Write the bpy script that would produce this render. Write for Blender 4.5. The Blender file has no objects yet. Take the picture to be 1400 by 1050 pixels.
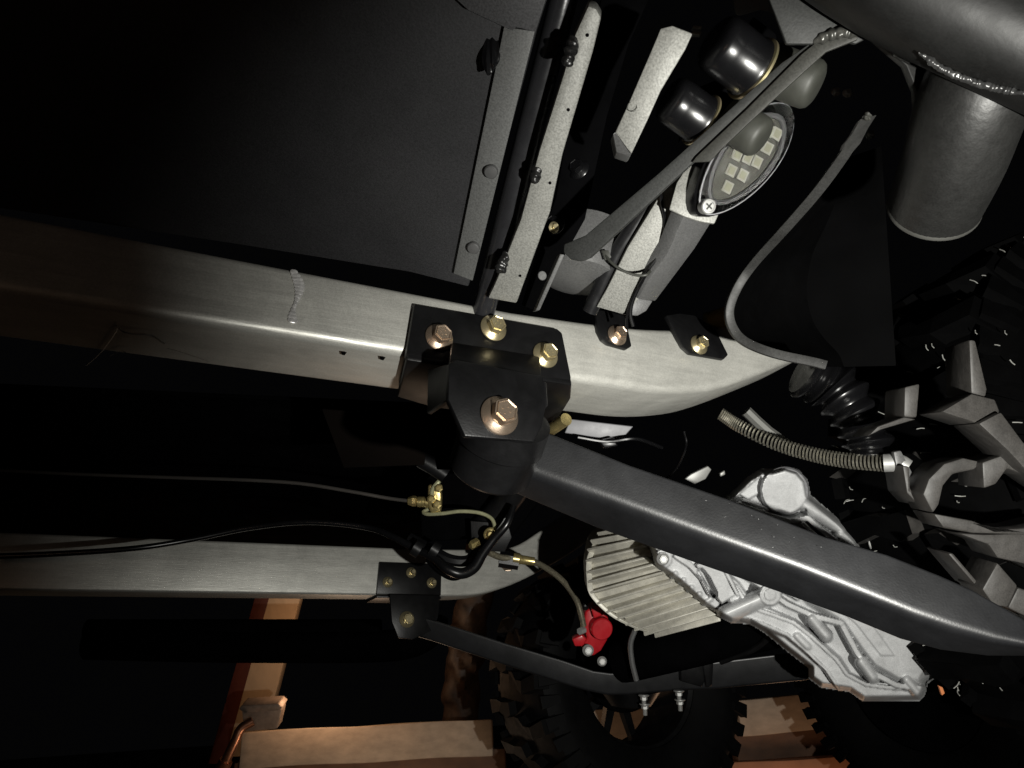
import bpy, bmesh, math, random
from mathutils import Vector, Matrix, Quaternion, noise
random.seed(7)
sc = bpy.context.scene
PI = math.pi
# ------------------------------------------------------------------ camera
# world: X along the vehicle towards its rear, Y across it, Z up; ground z = 0.10
F = 1040.0
def nrm(v): return Vector(v).normalized()
_X = nrm((2140, -318, F)); _h = nrm((0, -446, F))
_Z = _X.cross(_h).normalized()
if _Z.y < 0: _Z = -_Z
_Y = _X.cross(_Z).normalized()
if _Y.z < 0: _Y = -_Y
CAM = Vector((0, 0, .30))
def c2w(x, y, z): # camera right / up / forward metres to world direction
    c = Vector((x, y, z)); return Vector((_X.dot(c), _Y.dot(c), _Z.dot(c)))
def ray(px, py): return c2w((px-700)/F, (525-py)/F, 1)
def D(px, py, d): return CAM + ray(px, py)*d
def PY(px, py, Y): r = ray(px, py); return CAM + r*(Y/r.y)
def PZ(px, py, Z): r = ray(px, py); return CAM + r*((Z-CAM.z)/r.z)
R_, U_, F_ = c2w(1,0,0), c2w(0,1,0), c2w(0,0,1)
camd = bpy.data.cameras.new('camera'); cam = bpy.data.objects.new('camera', camd); sc.collection.objects.link(cam)
m = Matrix((R_, U_, -F_)).transposed().to_4x4(); m.translation = CAM; cam.matrix_world = m
camd.sensor_width = 36; camd.lens = 36*F/1400; camd.clip_start = .01; camd.clip_end = 60
sc.camera = cam
# ------------------------------------------------------------------ light
w = bpy.data.worlds.new('World'); sc.world = w; w.use_nodes = True
w.node_tree.nodes['Background'].inputs[0].default_value = (.9, .9, 1, 1)
w.node_tree.nodes['Background'].inputs[1].default_value = .0012
sc.view_settings.view_transform = 'Standard'; sc.view_settings.look = 'None'
sc.view_settings.exposure = 0
def lamp(kind, loc, target, energy, col, size, **k):
    d = bpy.data.lights.new('lamp', kind); d.energy = energy; d.color = col
    if kind == 'AREA': d.size = size
    else: d.shadow_soft_size = size
    for a, b in k.items(): setattr(d, a, b)
    o = bpy.data.objects.new('lamp', d); sc.collection.objects.link(o); o.location = loc
    o.rotation_euler = (target-loc).to_track_quat('-Z', 'Y').to_euler(); return o
TORCH = CAM + c2w(.215, -.090, -.01)
lamp('SPOT', TORCH, D(1030, 545, .85), 36, (1, .985, .92), .006, spot_size=math.radians(95), spot_blend=1.0)
lamp('POINT', D(470, 1150, 1.62), Vector((0, 3, 0)), 1.0, (1, .72, .50), .05)  # warm background light, from unseen point lamps added near the timbers
lamp('POINT', D(440, 915, 1.96), Vector((0, 3, 0)), 1.3, (1, .60, .34), .05)  # unseen lamp added to brighten the orange post
lamp('POINT', D(1130, 1150, 1.6), Vector((0, 3, 0)), .7, (1, .60, .36), .05)
lamp('POINT', Vector((-.6, -.18, .28)), Vector((0, 1, .5)), .60, (1, .66, .46), .05)
# ------------------------------------------------------------------ materials
MATS = {}
def mat(name, col, metal=0, rough=.5, var=.15, vs=8, bump=.0, bs=60, speck=0, col2=None, stretch=None, coat=0, spec=None, rvar=.12, detail=6, patch=0, ps=22):
    mt = bpy.data.materials.new(name); mt.use_nodes = True; nt = mt.node_tree; N = nt.nodes; L = nt.links
    b = N['Principled BSDF']; b.inputs['Metallic'].default_value = metal; b.inputs['Roughness'].default_value = rough
    if coat: b.inputs['Coat Weight'].default_value = coat; b.inputs['Coat Roughness'].default_value = .12
    if spec is not None: b.inputs['Specular IOR Level'].default_value = spec
    tc = N.new('ShaderNodeTexCoord'); mp = N.new('ShaderNodeMapping'); L.new(tc.outputs['Object'], mp.inputs[0])
    if stretch: mp.inputs['Scale'].default_value = stretch
    n1 = N.new('ShaderNodeTexNoise'); n1.inputs['Scale'].default_value = vs; n1.inputs['Detail'].default_value = detail; n1.inputs['Roughness'].default_value = .65
    L.new(mp.outputs[0], n1.inputs['Vector'])
    cr = N.new('ShaderNodeValToRGB'); L.new(n1.outputs[0], cr.inputs[0])
    c2 = col2 or tuple(min(1, c*(1+var)) for c in col); c1 = tuple(c*(1-var) for c in col)
    cr.color_ramp.elements[0].position = .32; cr.color_ramp.elements[1].position = .68
    cr.color_ramp.elements[0].color = (*c1, 1); cr.color_ramp.elements[1].color = (*c2, 1)
    out = cr.outputs[0]
    if speck:
        n2 = N.new('ShaderNodeTexNoise'); n2.inputs['Scale'].default_value = 900; n2.inputs['Detail'].default_value = 4; L.new(tc.outputs['Object'], n2.inputs['Vector'])
        r2 = N.new('ShaderNodeValToRGB'); L.new(n2.outputs[0], r2.inputs[0])
        r2.color_ramp.elements[0].position = .34; r2.color_ramp.elements[1].position = .62
        r2.color_ramp.elements[0].color = (1-speck,)*3+(1,); r2.color_ramp.elements[1].color = (1,1,1,1)
        mx = N.new('ShaderNodeMix'); mx.data_type = 'RGBA'; mx.blend_type = 'MULTIPLY'; mx.inputs[0].default_value = 1
        L.new(out, mx.inputs[6]); L.new(r2.outputs[0], mx.inputs[7]); out = mx.outputs[2]
    if patch: # handling marks and grime in soft irregular patches
        n4 = N.new('ShaderNodeTexNoise'); n4.inputs['Scale'].default_value = ps; n4.inputs['Detail'].default_value = 9; n4.inputs['Roughness'].default_value = .7; n4.inputs['Distortion'].default_value = .8; L.new(tc.outputs['Object'], n4.inputs['Vector'])
        r4 = N.new('ShaderNodeValToRGB'); L.new(n4.outputs[0], r4.inputs[0]); r4.color_ramp.elements[0].position = .38; r4.color_ramp.elements[1].position = .60
        r4.color_ramp.elements[0].color = (1-patch,)*3+(1,); r4.color_ramp.elements[1].color = (1,1,1,1)
        m4 = N.new('ShaderNodeMix'); m4.data_type = 'RGBA'; m4.blend_type = 'MULTIPLY'; m4.inputs[0].default_value = 1
        L.new(out, m4.inputs[6]); L.new(r4.outputs[0], m4.inputs[7]); out = m4.outputs[2]
    L.new(out, b.inputs['Base Color'])
    mr = N.new('ShaderNodeMapRange'); mr.inputs[3].default_value = max(.03, rough-rvar); mr.inputs[4].default_value = min(1, rough+rvar)
    n3 = N.new('ShaderNodeTexNoise'); n3.inputs['Scale'].default_value = vs*4; n3.inputs['Detail'].default_value = 6; L.new(mp.outputs[0], n3.inputs['Vector'])
    L.new(n3.outputs[0], mr.inputs[0]); L.new(mr.outputs[0], b.inputs['Roughness'])
    if bump:
        nb = N.new('ShaderNodeTexNoise'); nb.inputs['Scale'].default_value = bs; nb.inputs['Detail'].default_value = 4; L.new(mp.outputs[0], nb.inputs['Vector'])
        bp = N.new('ShaderNodeBump'); bp.inputs['Strength'].default_value = bump; bp.inputs['Distance'].default_value = .0005
        L.new(nb.outputs[0], bp.inputs['Height']); L.new(bp.outputs[0], b.inputs['Normal'])
    MATS[name] = mt; return mt
ALU = mat('mill_aluminium', (.58,.575,.53), .45, .44, .12, 30, .25, 300, stretch=(.25,2,3), rvar=.12, patch=.22, ps=9, speck=.15)
CAST = mat('cast_aluminium', (.58,.585,.59), .12, .48, .10, 12, .35, 380, speck=.15, patch=.22, ps=30)
FINM = mat('motor_casting', (.58,.56,.49), .25, .50, .16, 14, .3, 260, speck=.15, patch=.22, ps=40)
BLK = mat('black_powder_coat', (.0058,.0058,.0062), 0, .38, .3, 20, .18, 700, rvar=.06, spec=.28, patch=.4, ps=30)
ARM = mat('arm_powder_coat', (.0115,.0118,.0130), 0, .38, .22, 18, .16, 700, rvar=.05, speck=.15, spec=.5, patch=.25, ps=18)
BLKF = mat('black_flat_paint', (.0018,.0018,.0020), 0, .95, .4, 14, .2, 300, spec=0, rvar=.03)
PANEL = mat('dark_panel_coating', (.028,.028,.030), 0, .55, .12, 9, .25, 420, speck=.35, spec=.3)
STRIP = mat('grey_strip_coating', (.11,.112,.11), .1, .55, .07, 16, .25, 420, speck=.35)
GREY = mat('light_grey_galvanised', (.27,.27,.25), .2, .55, .05, 26, .22, 700, speck=.38, patch=.12, ps=60)
DGREY = mat('mid_grey_galvanised', (.11,.11,.11), .2, .5, .06, 20, .22, 420, speck=.3)
BARM = mat('dark_bar_paint', (.030,.031,.030), 0, .55, .15, 26, .25, 520, speck=.3, spec=.25)
BARE = mat('bar_edge_paint', (.036,.036,.032), 0, .55, .18, 26, .25, 420, speck=.35, spec=.25)
CAP = mat('glossy_black_plastic', (.004,.004,.0045), 0, .27, .3, 20, .06, 260, rvar=.05)
RUBM = mat('dull_grey_rubber', (.030,.031,.026), 0, .55, .2, 30, .2, 200)
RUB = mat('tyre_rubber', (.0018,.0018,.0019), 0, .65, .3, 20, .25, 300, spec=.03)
LUG = mat('dusty_lit_lug_rubber', (.044,.041,.038), 0, .55, .35, 34, .5, 160, speck=.3)
SPEW = mat('spew_rubber', (.30,.30,.28), 0, .4, .1)
ZINC = mat('yellow_zinc', (.62,.57,.30), .85, .32, .2, 60, .15, 400, col2=(.66,.54,.36), rvar=.08)
PINKZ = mat('rosy_zinc', (.66,.47,.38), .9, .28, .2, 60, .15, 400, col2=(.68,.56,.40), rvar=.08)
SILV = mat('bright_zinc', (.36,.36,.35), .5, .5, .2, 60)
BRASS = mat('brass', (.62,.50,.22), .85, .28, .25, 80, .2, 300)
OLIVE = mat('olive_pipe', (.36,.36,.22), .4, .35, .15, 60)
WELD = mat('dark_weld', (.012,.012,.012), .2, .3, .5, 200, .8, 260)
WELDB = mat('bright_weld', (.62,.61,.60), .5, .3, .35, 200, .8, 260)
PIPE = mat('pipe_paint', (.0125,.0125,.012), .1, .46, .18, 40, .35, 340, speck=.3)
RED = mat('red_caliper_paint', (.42,.012,.018), 0, .35, .15, 30, coat=.3)
LEDB = mat('led_board', (.10,.10,.09), .1, .5, .1, 60)
LEDC = mat('led_chip_yellow', (.48,.48,.36), 0, .4, .08, 90)
LEDW = mat('led_chip_body', (.60,.60,.54), 0, .4, .04, 60)
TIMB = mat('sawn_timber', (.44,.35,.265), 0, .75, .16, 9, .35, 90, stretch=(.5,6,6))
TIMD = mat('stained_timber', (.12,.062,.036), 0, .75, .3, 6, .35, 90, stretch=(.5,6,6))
POST = mat('post_timber', (.72,.52,.33), 0, .75, .08, 8, .1, 80, stretch=(6,6,.6))
BARK = mat('wrapped_post_bark', (.035,.019,.011), 0, .6, .6, 40, .9, 60)
COPPER = mat('copper_rod', (.42,.20,.12), .85, .35, .3, 40)
CLAMP = mat('clamp_iron', (.28,.22,.18), .3, .5, .25, 40, .4, 120)
SOIL = mat('bare_ground', (.035,.028,.022), 0, .9, .5, 5, .6, 30)
SPR = mat('coil_guard_steel', (.42,.40,.33), .85, .35, .25, 120)
CLOTH = mat('dark_cloth', (.022,.012,.010), 0, .95, .3, 10, .3, 90)
WHITE = mat('pale_grey_metal', (.19,.19,.20), .1, .5, .1, 30)
# clear lens
LENS = bpy.data.materials.new('clear_lens'); LENS.use_nodes = True
_b = LENS.node_tree.nodes['Principled BSDF']; _b.inputs['Transmission Weight'].default_value = 1; _b.inputs['Roughness'].default_value = .06
_b.inputs['IOR'].default_value = 1.42; _b.inputs['Base Color'].default_value = (.97,.97,.95,1)
# ------------------------------------------------------------------ object helpers
WL = {}
def put(o, parent, loc):
    sc.collection.objects.link(o)
    if parent: o.parent = parent; o.location = loc-WL[parent]
    else: o.location = loc
    WL[o] = loc.copy(); return o
def tag(o, label=None, cat=None, group=None, kind=None):
    for k, v in (('label', label), ('category', cat), ('group', group), ('kind', kind)):
        if v: o[k] = v
    return o
def empty(name, loc, parent=None):
    o = bpy.data.objects.new(name, None); o.empty_display_size = .02; return put(o, parent, loc)
def obj(name, bm, mt, parent=None, smooth=False, loc=None, sharp=35):
    bm.normal_update()
    if loc is None:
        loc = Vector((0,0,0))
        for v in bm.verts: loc += v.co
        loc /= max(1, len(bm.verts))
    for v in bm.verts: v.co -= loc
    me = bpy.data.meshes.new(name); bm.to_mesh(me); bm.free()
    for x in (mt if isinstance(mt, (list, tuple)) else [mt]): me.materials.append(x)
    if smooth:
        for p in me.polygons: p.use_smooth = True
        try: me.set_sharp_from_angle(angle=math.radians(sharp))
        except Exception: pass
    return put(bpy.data.objects.new(name, me), parent, loc)
def place(name, me, M, parent=None):
    o = bpy.data.objects.new(name, me); loc = M.translation.copy(); put(o, parent, loc)
    o.rotation_mode = 'QUATERNION'; o.rotation_quaternion = M.to_quaternion(); o.scale = M.to_scale(); return o
def fixn(bm): bmesh.ops.recalc_face_normals(bm, faces=bm.faces[:])
def bev(bm, w, seg=2, ang=30):
    fixn(bm)
    es = [e for e in bm.edges if len(e.link_faces) == 2 and e.calc_face_angle(0) > math.radians(ang)]
    if w: bmesh.ops.bevel(bm, geom=es, offset=w, segments=seg, affect='EDGES', clamp_overlap=True, profile=.5)
def prism(pts, ext, w=0, seg=2, bm=None):
    new = bm is None
    if new: bm = bmesh.new()
    a = [bm.verts.new(p) for p in pts]; b = [bm.verts.new(p+ext) for p in pts]
    bm.faces.new(a); bm.faces.new(b[::-1]); n = len(a)
    for i in range(n): bm.faces.new((a[i], b[i], b[(i+1)%n], a[(i+1)%n]))
    if new: bev(bm, w, seg)
    return bm
def loft(secs, caps=True, bm=None, closed=True):
    if bm is None: bm = bmesh.new()
    rows = [[bm.verts.new(p) for p in s] for s in secs]; n = len(secs[0])
    for r, q in zip(rows, rows[1:]):
        for i in range(n if closed else n-1): bm.faces.new((r[i], r[(i+1)%n], q[(i+1)%n], q[i]))
    if caps and closed: bm.faces.new(rows[0][::-1]); bm.faces.new(rows[-1])
    fixn(bm); return bm
def rring(c, rad, seg=5): # rounded ring through corner points
    out = []; n = len(c)
    for i in range(n):
        p, a, b = c[i], c[i-1], c[(i+1)%n]; r = rad[i] if isinstance(rad, (list,tuple)) else rad
        u = (a-p); v = (b-p); ra = min(r, u.length*.45); rb = min(r, v.length*.45)
        s = p+u.normalized()*ra; e = p+v.normalized()*rb
        for k in range(seg+1):
            t = k/seg; out.append(s*(1-t)**2+p*2*t*(1-t)+e*t*t)
    return out
def cr(pts, n=8):
    P = [pts[0]*2-pts[1]]+list(pts)+[pts[-1]*2-pts[-2]]; out = []
    for i in range(1, len(P)-2):
        a, b, c, d = P[i-1:i+3]
        for k in range(n):
            t = k/n; out.append(.5*((2*b)+(c-a)*t+(2*a-5*b+4*c-d)*t*t+(3*b-a-3*c+d)*t**3))
    out.append(P[-2]); return out
def tube(pts, r, seg=10, caps=True, bm=None, n=6, rf=None, flat=1):
    P = cr(pts, n) if n > 1 else list(pts)
    t0 = (P[1]-P[0]).normalized(); u = t0.orthogonal().normalized(); secs = []
    for i, p in enumerate(P):
        t = (P[min(i+1, len(P)-1)]-P[max(i-1, 0)]).normalized()
        u = (u-t*u.dot(t)).normalized(); v = t.cross(u)
        rr = (rf(i/(len(P)-1)) if rf else 1)*r
        secs.append([p+(u*math.cos(a)+v*math.sin(a)*flat)*rr for a in [2*PI*k/seg for k in range(seg)]])
    return loft(secs, caps, bm)
def lathe(c, ax, prof, seg=32, bm=None, cap=True): # prof: (distance along axis, radius)
    ax = ax.normalized(); u = ax.orthogonal().normalized(); v = ax.cross(u)
    return loft([[c+ax*h+(u*math.cos(a)+v*math.sin(a))*max(r, 1e-5) for a in [2*PI*k/seg for k in range(seg)]] for h, r in prof], cap, bm)
def plane3(a, b, c):
    p, q, r = D(*a), D(*b), D(*c); n = (q-p).cross(r-p).normalized()
    if n.dot(F_) < 0: n = -n
    return p, n
def on(pl, px, py):
    p, n = pl; r = ray(px, py); return CAM + r*((p-CAM).dot(n)/r.dot(n))
def plate(name, pl, pts, th, mt, parent, w=.0008, lift=0, seg=2, smooth=True):
    p, n = pl; P = [on((p-n*lift, n), *q) for q in pts]
    return obj(name, prism(P, n*th, w, seg), mt, parent, smooth=smooth)
def yplane(Y): return (Vector((0, Y, 0)), Vector((0, 1, 0)))
def bolt_mesh(name, mt, flange=1, stud=0):
    bm = bmesh.new() # unit: flange radius 1, axis +Z
    if flange: lathe(Vector((0,0,0)), Vector((0,0,1)), [(0,.98),(.10,1.0),(.17,.95),(.34,.66),(.40,.6)], 32, bm)
    h0 = .3 if flange else 0; H = h0+.62; R = .66 if flange else .9
    def ring(z, r, s=6): return [Vector((math.cos(a)*r, math.sin(a)*r, z)) for a in [2*PI*k/s for k in range(s)]]
    h = bmesh.new(); loft([ring(h0, R), ring(H, R)], True, h)
    bmesh.ops.bevel(h, geom=[e for e in h.edges if all(v.co.z > H-.01 for v in e.verts)], offset=.09, segments=2, affect='EDGES')
    top = max(h.faces, key=lambda f: f.calc_center_median().z)
    r = bmesh.ops.inset_region(h, faces=[top], thickness=.07); bmesh.ops.translate(h, verts=top.verts[:], vec=(0,0,-.05))
    bmesh.ops.bevel(h, geom=[e for e in h.edges if abs((e.verts[0].co-e.verts[1].co).z) > .3], offset=.04, segments=2, affect='EDGES')
    tm = bpy.data.meshes.new('t'); h.to_mesh(tm); h.free(); bm.from_mesh(tm); bpy.data.meshes.remove(tm)
    if stud: lathe(Vector((0,0,H-.1)), Vector((0,0,1)), [(0,.42),(.02,.42)]+[(.05+.07*i, .42 if i%2 else .37) for i in range(int(stud/.07))]+[(stud,.34)], 16, bm)
    else: # grade marks: four little raised dots on the head
        for dx in (-.16,.16):
            for dy in (-.13,.13): lathe(Vector((dx,dy,H-.06)), Vector((0,0,1)), [(0,.05),(.035,.04)], 8, bm)
    fixn(bm)
    me = bpy.data.meshes.new(name); bm.to_mesh(me); bm.free(); me.materials.append(mt)
    for p in me.polygons: p.use_smooth = True
    me.set_sharp_from_angle(angle=math.radians(28)); return me
BM_Z = bolt_mesh('flange_bolt', ZINC); BM_P = bolt_mesh('flange_bolt', PINKZ)
BM_N = bolt_mesh('stud_nut', ZINC, 1, .75); BM_S = bolt_mesh('stud_nut', SILV, 1, 1.2); BM_H = bolt_mesh('hex_bolt', SILV, 1)
def bolt(me, pos, ax, r, parent, name='bolt', roll=0):
    q = ax.to_track_quat('Z', 'Y') @ Quaternion((0,0,1), roll)
    return place(name, me, Matrix.Translation(pos) @ q.to_matrix().to_4x4() @ Matrix.Scale(r, 4), parent)
def blobs(name, pts, r, mt, parent, k=3): # weld bead: one continuous rippled run of uneven width
    P = cr(pts, 14); sd = Vector((random.random()*9, random.random()*9, 0)); ln = sum((a-b).length for a, b in zip(P, P[1:]))
    bm = tube(P, r, 14, True, None, 1, rf=lambda t: (.30+.70*min(1, 7*t, 7*(1-t)))*(1+.35*noise.noise(sd+Vector((t*ln/r*.5, 0, 0)))+.09*math.sin(t*ln/r*5)))
    bmesh.ops.subdivide_edges(bm, edges=bm.edges[:], cuts=1, use_grid_fill=True)
    for v in bm.verts: v.co += v.normal*r*.35*noise.noise(v.co/(r*1.1)+sd)
    return obj(name, bm, mt, parent, smooth=True, sharp=80)
NY = Vector((0,-1,0))
# ------------------------------------------------------------------ setting
g = bmesh.new(); bmesh.ops.create_grid(g, x_segments=40, y_segments=40, size=20)
for v in g.verts: v.co.z = -.06+random.uniform(-.006, .006)
tag(obj('ground', g, SOIL, None, True), kind='structure')
# ------------------------------------------------------------------ the vehicle
V = empty('off_road_cart', Vector((.2, .8, .10)))
tag(V, 'underside of a lifted off-road cart with aluminium frame rails, black arms and knobbly tyres', 'vehicle')
YN = .45
def rail(Y, X0, X1, zb0, zt0, low, top, wid, name, bv, label):
    P = [Vector((X0, Y, zb0))]+low+top[::-1]+[Vector((X0, Y, zt0))]
    o = obj(name, prism(P, Vector((0, wid, 0)), bv, 4), ALU, V, smooth=True, sharp=50); o['label'] = label; return o
zb = PY(545,485,YN).z; zt = PY(545,395,YN).z
low = cr([PY(*p, YN) for p in ((700,506),(820,524),(900,535),(965,533),(1010,522),(1060,503),(1105,484),(1150,460))], 5)
top = cr([PY(*p, YN) for p in ((700,424),(820,441),(900,448),(985,446),(1040,425),(1100,392))], 5)
railN = rail(YN, -.75, 0, zb, zt, low, top, .066, 'frame_rail', .0065, 'near aluminium frame rail with a cross weld scar and scuffed underside')
YF = 1.15
low = cr([PY(*p, YF) for p in ((560,814),(640,814),(690,803),(740,780),(790,750),(840,712),(900,662))], 5)
top = cr([PY(*p, YF) for p in ((560,750),(640,751),(700,748),(745,722),(790,694),(840,658))], 5)
railF = rail(YF, -1.2, 0, low[0].z, top[0].z, low, top, .05, 'frame_rail', .004, 'far aluminium frame rail curving up beside the finned motor')
# weld scar and scuffs on near rail
bm = bmesh.new(); 
for i in range(15):
    t = i/14; p = PY(402+6*math.sin(t*5)+4*t, 372+t*66, YN-.0006)
    r = .0016+.0008*math.sin(t*7)
    b = bmesh.new(); bmesh.ops.create_uvsphere(b, u_segments=10, v_segments=6, radius=1)
    for v in b.verts: v.co = Vector((v.co.x*r*1.7, v.co.y*.0007, v.co.z*.0022))+p
    tm = bpy.data.meshes.new('t'); b.to_mesh(tm); b.free(); bm.from_mesh(tm); bpy.data.meshes.remove(tm)
obj('weld_seam', bm, WELDB, railN, smooth=True)
DARKST = mat('dark_stain', (.10,.095,.085), .4, .5, .3, 60)
def stain(pts, r=.0008):
    obj('scratch', tube([PZ(x, y, zb-.0001) for x, y in pts], r*.6, 6, n=4, flat=.25), DARKST, railN, True)
stain([(118,500),(138,482),(160,452),(158,445),(172,455),(205,458),(225,470)])
stain([(228,476),(250,482),(285,494)], .0005); stain([(150,487),(165,480),(172,482)])
for x in (470, 523): obj('drain_hole', prism([PZ(x+a, 482+b+(x-470)*.13, zb-.0004) for a, b in ((-4,-1),(4,0),(1,4),(-3,3))], Vector((0,0,.0004)), 0), BLKF, railN)

# ---- near pivot bracket
BR = empty('pivot_bracket', PY(665, 470, YN-.005), V); BR['label'] = 'black pivot bracket bolted to the near rail with four gold bolts'
yb = YN-.006
bp = prism([PY(*p, yb) for p in ((567,415),(762,449),(769,455),(781,515),(781,521),(556,489),(556,482))], Vector((0,.0055,0)), .0012, 2)
obj('mounting_plate', bp, BLK, BR, True)
zf = zb-.006
q = [PY(556,489,yb), PY(781,521,yb)]
for v in q: v.z = zf
flap = prism([q[0], q[1]]+[PZ(x, y, zf) for x, y in ((780,546),(760,578),(620,566),(543,543))], Vector((0,0,.0055)), .0014, 2)
obj('bottom_flange', flap, BLK, BR, True)
yc = .402
co = [(614,497),(622,491),(741,513),(745,522),(747,556),(741,584),(730,604),(636,596),(613,546)]
fp = [PY(*p, yc) for p in co]
obj('clevis_plate', prism(fp, Vector((0,.005,0)), .0012, 2), BLK, BR, True)
# sloping web from the mounting plate to the clevis plate, then side cheeks
a, b = PY(618,468,yb-.001), PY(738,487,yb-.001); c, d = PY(741,514,yc+.003), PY(615,494,yc+.003)
obj('sloping_web', prism([a, b, c, d], Vector((0,.004,-.003)), .001, 2), BLK, BR, True)
for x0 in ((614,497,613,546), (745,522,747,556)):
    A, B = PY(x0[0], x0[1], yc+.004), PY(x0[2], x0[3], yc+.004)
    dx = .0025 if x0[0] > 700 else .0
    P = [A+Vector((-dx,0,0)), B+Vector((-dx,0,0)), Vector((B.x-dx, yb-.0005, B.z+.004)), Vector((A.x-dx, yb-.0005, A.z+.012))]
    obj('side_cheek', prism(P, Vector((.004,0,0)), .0008, 1), BLK, BR, True)
obj('rear_clevis_plate', prism([PY(*p, .512) for p in ((585,555),(740,575),(725,640),(600,640))], Vector((0,.005,0)), .001), BLKF, BR, True)
for (x, y, me, rl) in ((600,462,BM_P,.3), (674,449,BM_Z,.9), (745,486,BM_Z,.25)):
    bolt(me, PY(x, y, yb-.0003), NY, .0104, BR, 'bolt', rl)
bolt(BM_P, PY(682,569,yc-.0003), NY, .0131, BR, 'pivot_bolt', .35)
obj('spacer_sleeve', lathe(PY(764,580,.50), Vector((0,1,0)), [(-.012,.0052),(.012,.0052)], 20), BRASS, BR, True)

# ---- near trailing arm
AR = empty('trailing_arm', D(960, 720, .5), V); AR['label'] = 'near black box-section trailing arm running under the pale transaxle'
st = [((715,575),(676,628),(655,658),.535),((742,588),(706,641),(688,668),.53),((860,635),(833,686),(815,722),.515),((1000,683),(972,737),(955,772),.49),((1128,733),(1095,781),(1070,812),.465),((1214,758),(1180,815),(1160,845),.45),
      ((1285,786),(1245,841),(1230,874),.435),((1330,806),(1300,860),(1285,889),.425),((1375,832),(1358,876),(1350,897),.415),((1420,858),(1415,886),(1412,897),.405),((1520,890),(1520,903),(1520,908),.39)]
secs = []
for T, Mi, B, d in st:
    d = .535-(.535-d)*.5
    t, mm, b = D(*T, d+.010), D(*Mi, d), D(*B, d+.030); secs.append(rring([t, mm, b, b+(t-mm)], [.002,.0075,.002,.002], 8))
obj('arm_tube', loft(secs), ARM, AR, smooth=True, sharp=60)
ec = D(688,588,.512); ea = (D(668,648,.528)-ec).normalized()
obj('pivot_eye', lathe(ec, ea, [(-.012,.024),(-.010,.0300),(.008,.0305),(.0095,.0290),(.032,.0290),(.034,.0275),(.034,.022)], 56), BLK, AR, True)
blobs('weld_bead', [D(732,598,.512), D(722,612,.508), D(712,628,.506), D(703,644,.508), D(695,660,.514)], .0036, WELD, AR, 3)
blobs('weld_spatter', [D(722,606,.505), D(713,620,.502), D(708,632,.503)], .0020, WELDB, AR, 2)
blobs('weld_spatter', [D(689,650,.511), D(693,653,.511)], .0026, WELDB, AR, 2)
obj('drain_slot', prism([D(706+a, 662+b, .527-.004) for a, b in ((-10,-5),(8,0),(8,5),(-3,1))], F_*.002, .0003), BLKF, AR, True)
CH = mat('paint_chip', (.35,.35,.35), .5, .4, .2)
def chips(n, x0, x1, fy, dfun, parent, s=.0006):
    bm = bmesh.new()
    for i in range(n):
        x = random.gauss((x0+x1)/2, (x1-x0)/4); y = fy(x)+random.gauss(0, 14); p = D(x, y, dfun(x)+.0015); r = s*random.uniform(.5, 1.2)
        a = random.random()*PI
        bmesh.ops.create_icosphere(bm, subdivisions=1, radius=r, matrix=Matrix.Translation(p) @ Matrix.Rotation(a, 4, F_) @ Matrix.Diagonal((random.uniform(.6, 2.4), .7, .7, 1)))
    o = obj('paint_chips', bm, CH, parent); o['kind'] = 'stuff'; return o
chips(14, 960, 1140, lambda x: 690+(x-1000)*.39+18, lambda x: .5115-(x-1000)*.0001, AR, .00035)

# ---- upper left panel, flange strip, tubes
PL = plane3((600,380,.565),(745,0,.43),(0,290,.60))
obj_p = plate('floor_panel', PL, [(-300,-160),(760,-160),(747,0),(733,43),(640,392),(560,372),(330,335),(0,285),(-300,240)], .006, PANEL, V, .001); obj_p['label'] = 'dark speckled floor panel over the frame'
DGREYS = mat('rivet_coating', (.07,.07,.07), .1, .5, .1)
FS = plate('edge_flange', PL, [(689,37),(731,43),(646,384),(620,374)], .0018, STRIP, V, .0004, lift=.004); FS['label'] = 'grey riveted edge strip of the floor panel'
plate('corner_patch', PL, [(560,-60),(757,-60),(746,0),(732,44),(706,37),(700,42),(640,14)], .0018, mat('patch_coating', (.075,.075,.078), .1, .55, .15, 16, .25, 420, speck=.35, spec=.3), V, .0004, lift=.0072)
for x, y, r in ((672,233,9.5),(648,337,8.5)):
    p = on((PL[0]-PL[1]*.004, PL[1]), x, y); s = (p-CAM).dot(F_)/F
    obj('rivet', lathe(p, -PL[1], [(-.0005,r*s),(.0030,r*s),(.0038,r*s*.85),(.0041,r*s*.4),(.0042,0)], 24), DGREYS, FS, True)
    # punched boss beside it
# torn plastic plug behind the strip
bm = bmesh.new(); bmesh.ops.create_icosphere(bm, subdivisions=4, radius=1)
c0 = on((PL[0]-PL[1]*.002, PL[1]), 673, 68)
for v in bm.verts:
    a = v.co.copy(); k = 1+.05*math.sin(a.y*5+a.x*4)
    v.co = c0+(R_*(a.x*.0055+a.y*.002)*k+U_*a.y*.0145*k-PL[1]*(max(a.z,-.2)*.0035+.0007*math.sin(a.x*9+a.y*4)))
obj('torn_plug', bm, CAP, V, True)
obj('cross_tube', tube([D(783,-60,.435),D(765,20,.45),D(716,210,.50),D(672,385,.555),D(660,430,.57)], .0085, 28, n=4), mat('satin_black_tube', (.02,.02,.022), .2, .28, .2, 30, .1, 300), V, True)['label'] = 'round black cross tube between the grey strips'
PS = plane3((800,20,.42),(690,400,.54),(770,211,.478))
PS = plane3((800,20,.42),(690,400,.54),(640,200,.475))
CB = plate('cross_bar', PS, [(804,8),(815,12),(822,24),(811,69),(790,140),(769,211),(752,290),(740,322),(706,415),(667,408),(678,385),(712,300),(737,207),(771,100),(785,50)], .016, GREY, V, .0012); CB['label'] = 'light grey speckled cross bar with black weld spatter'
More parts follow.
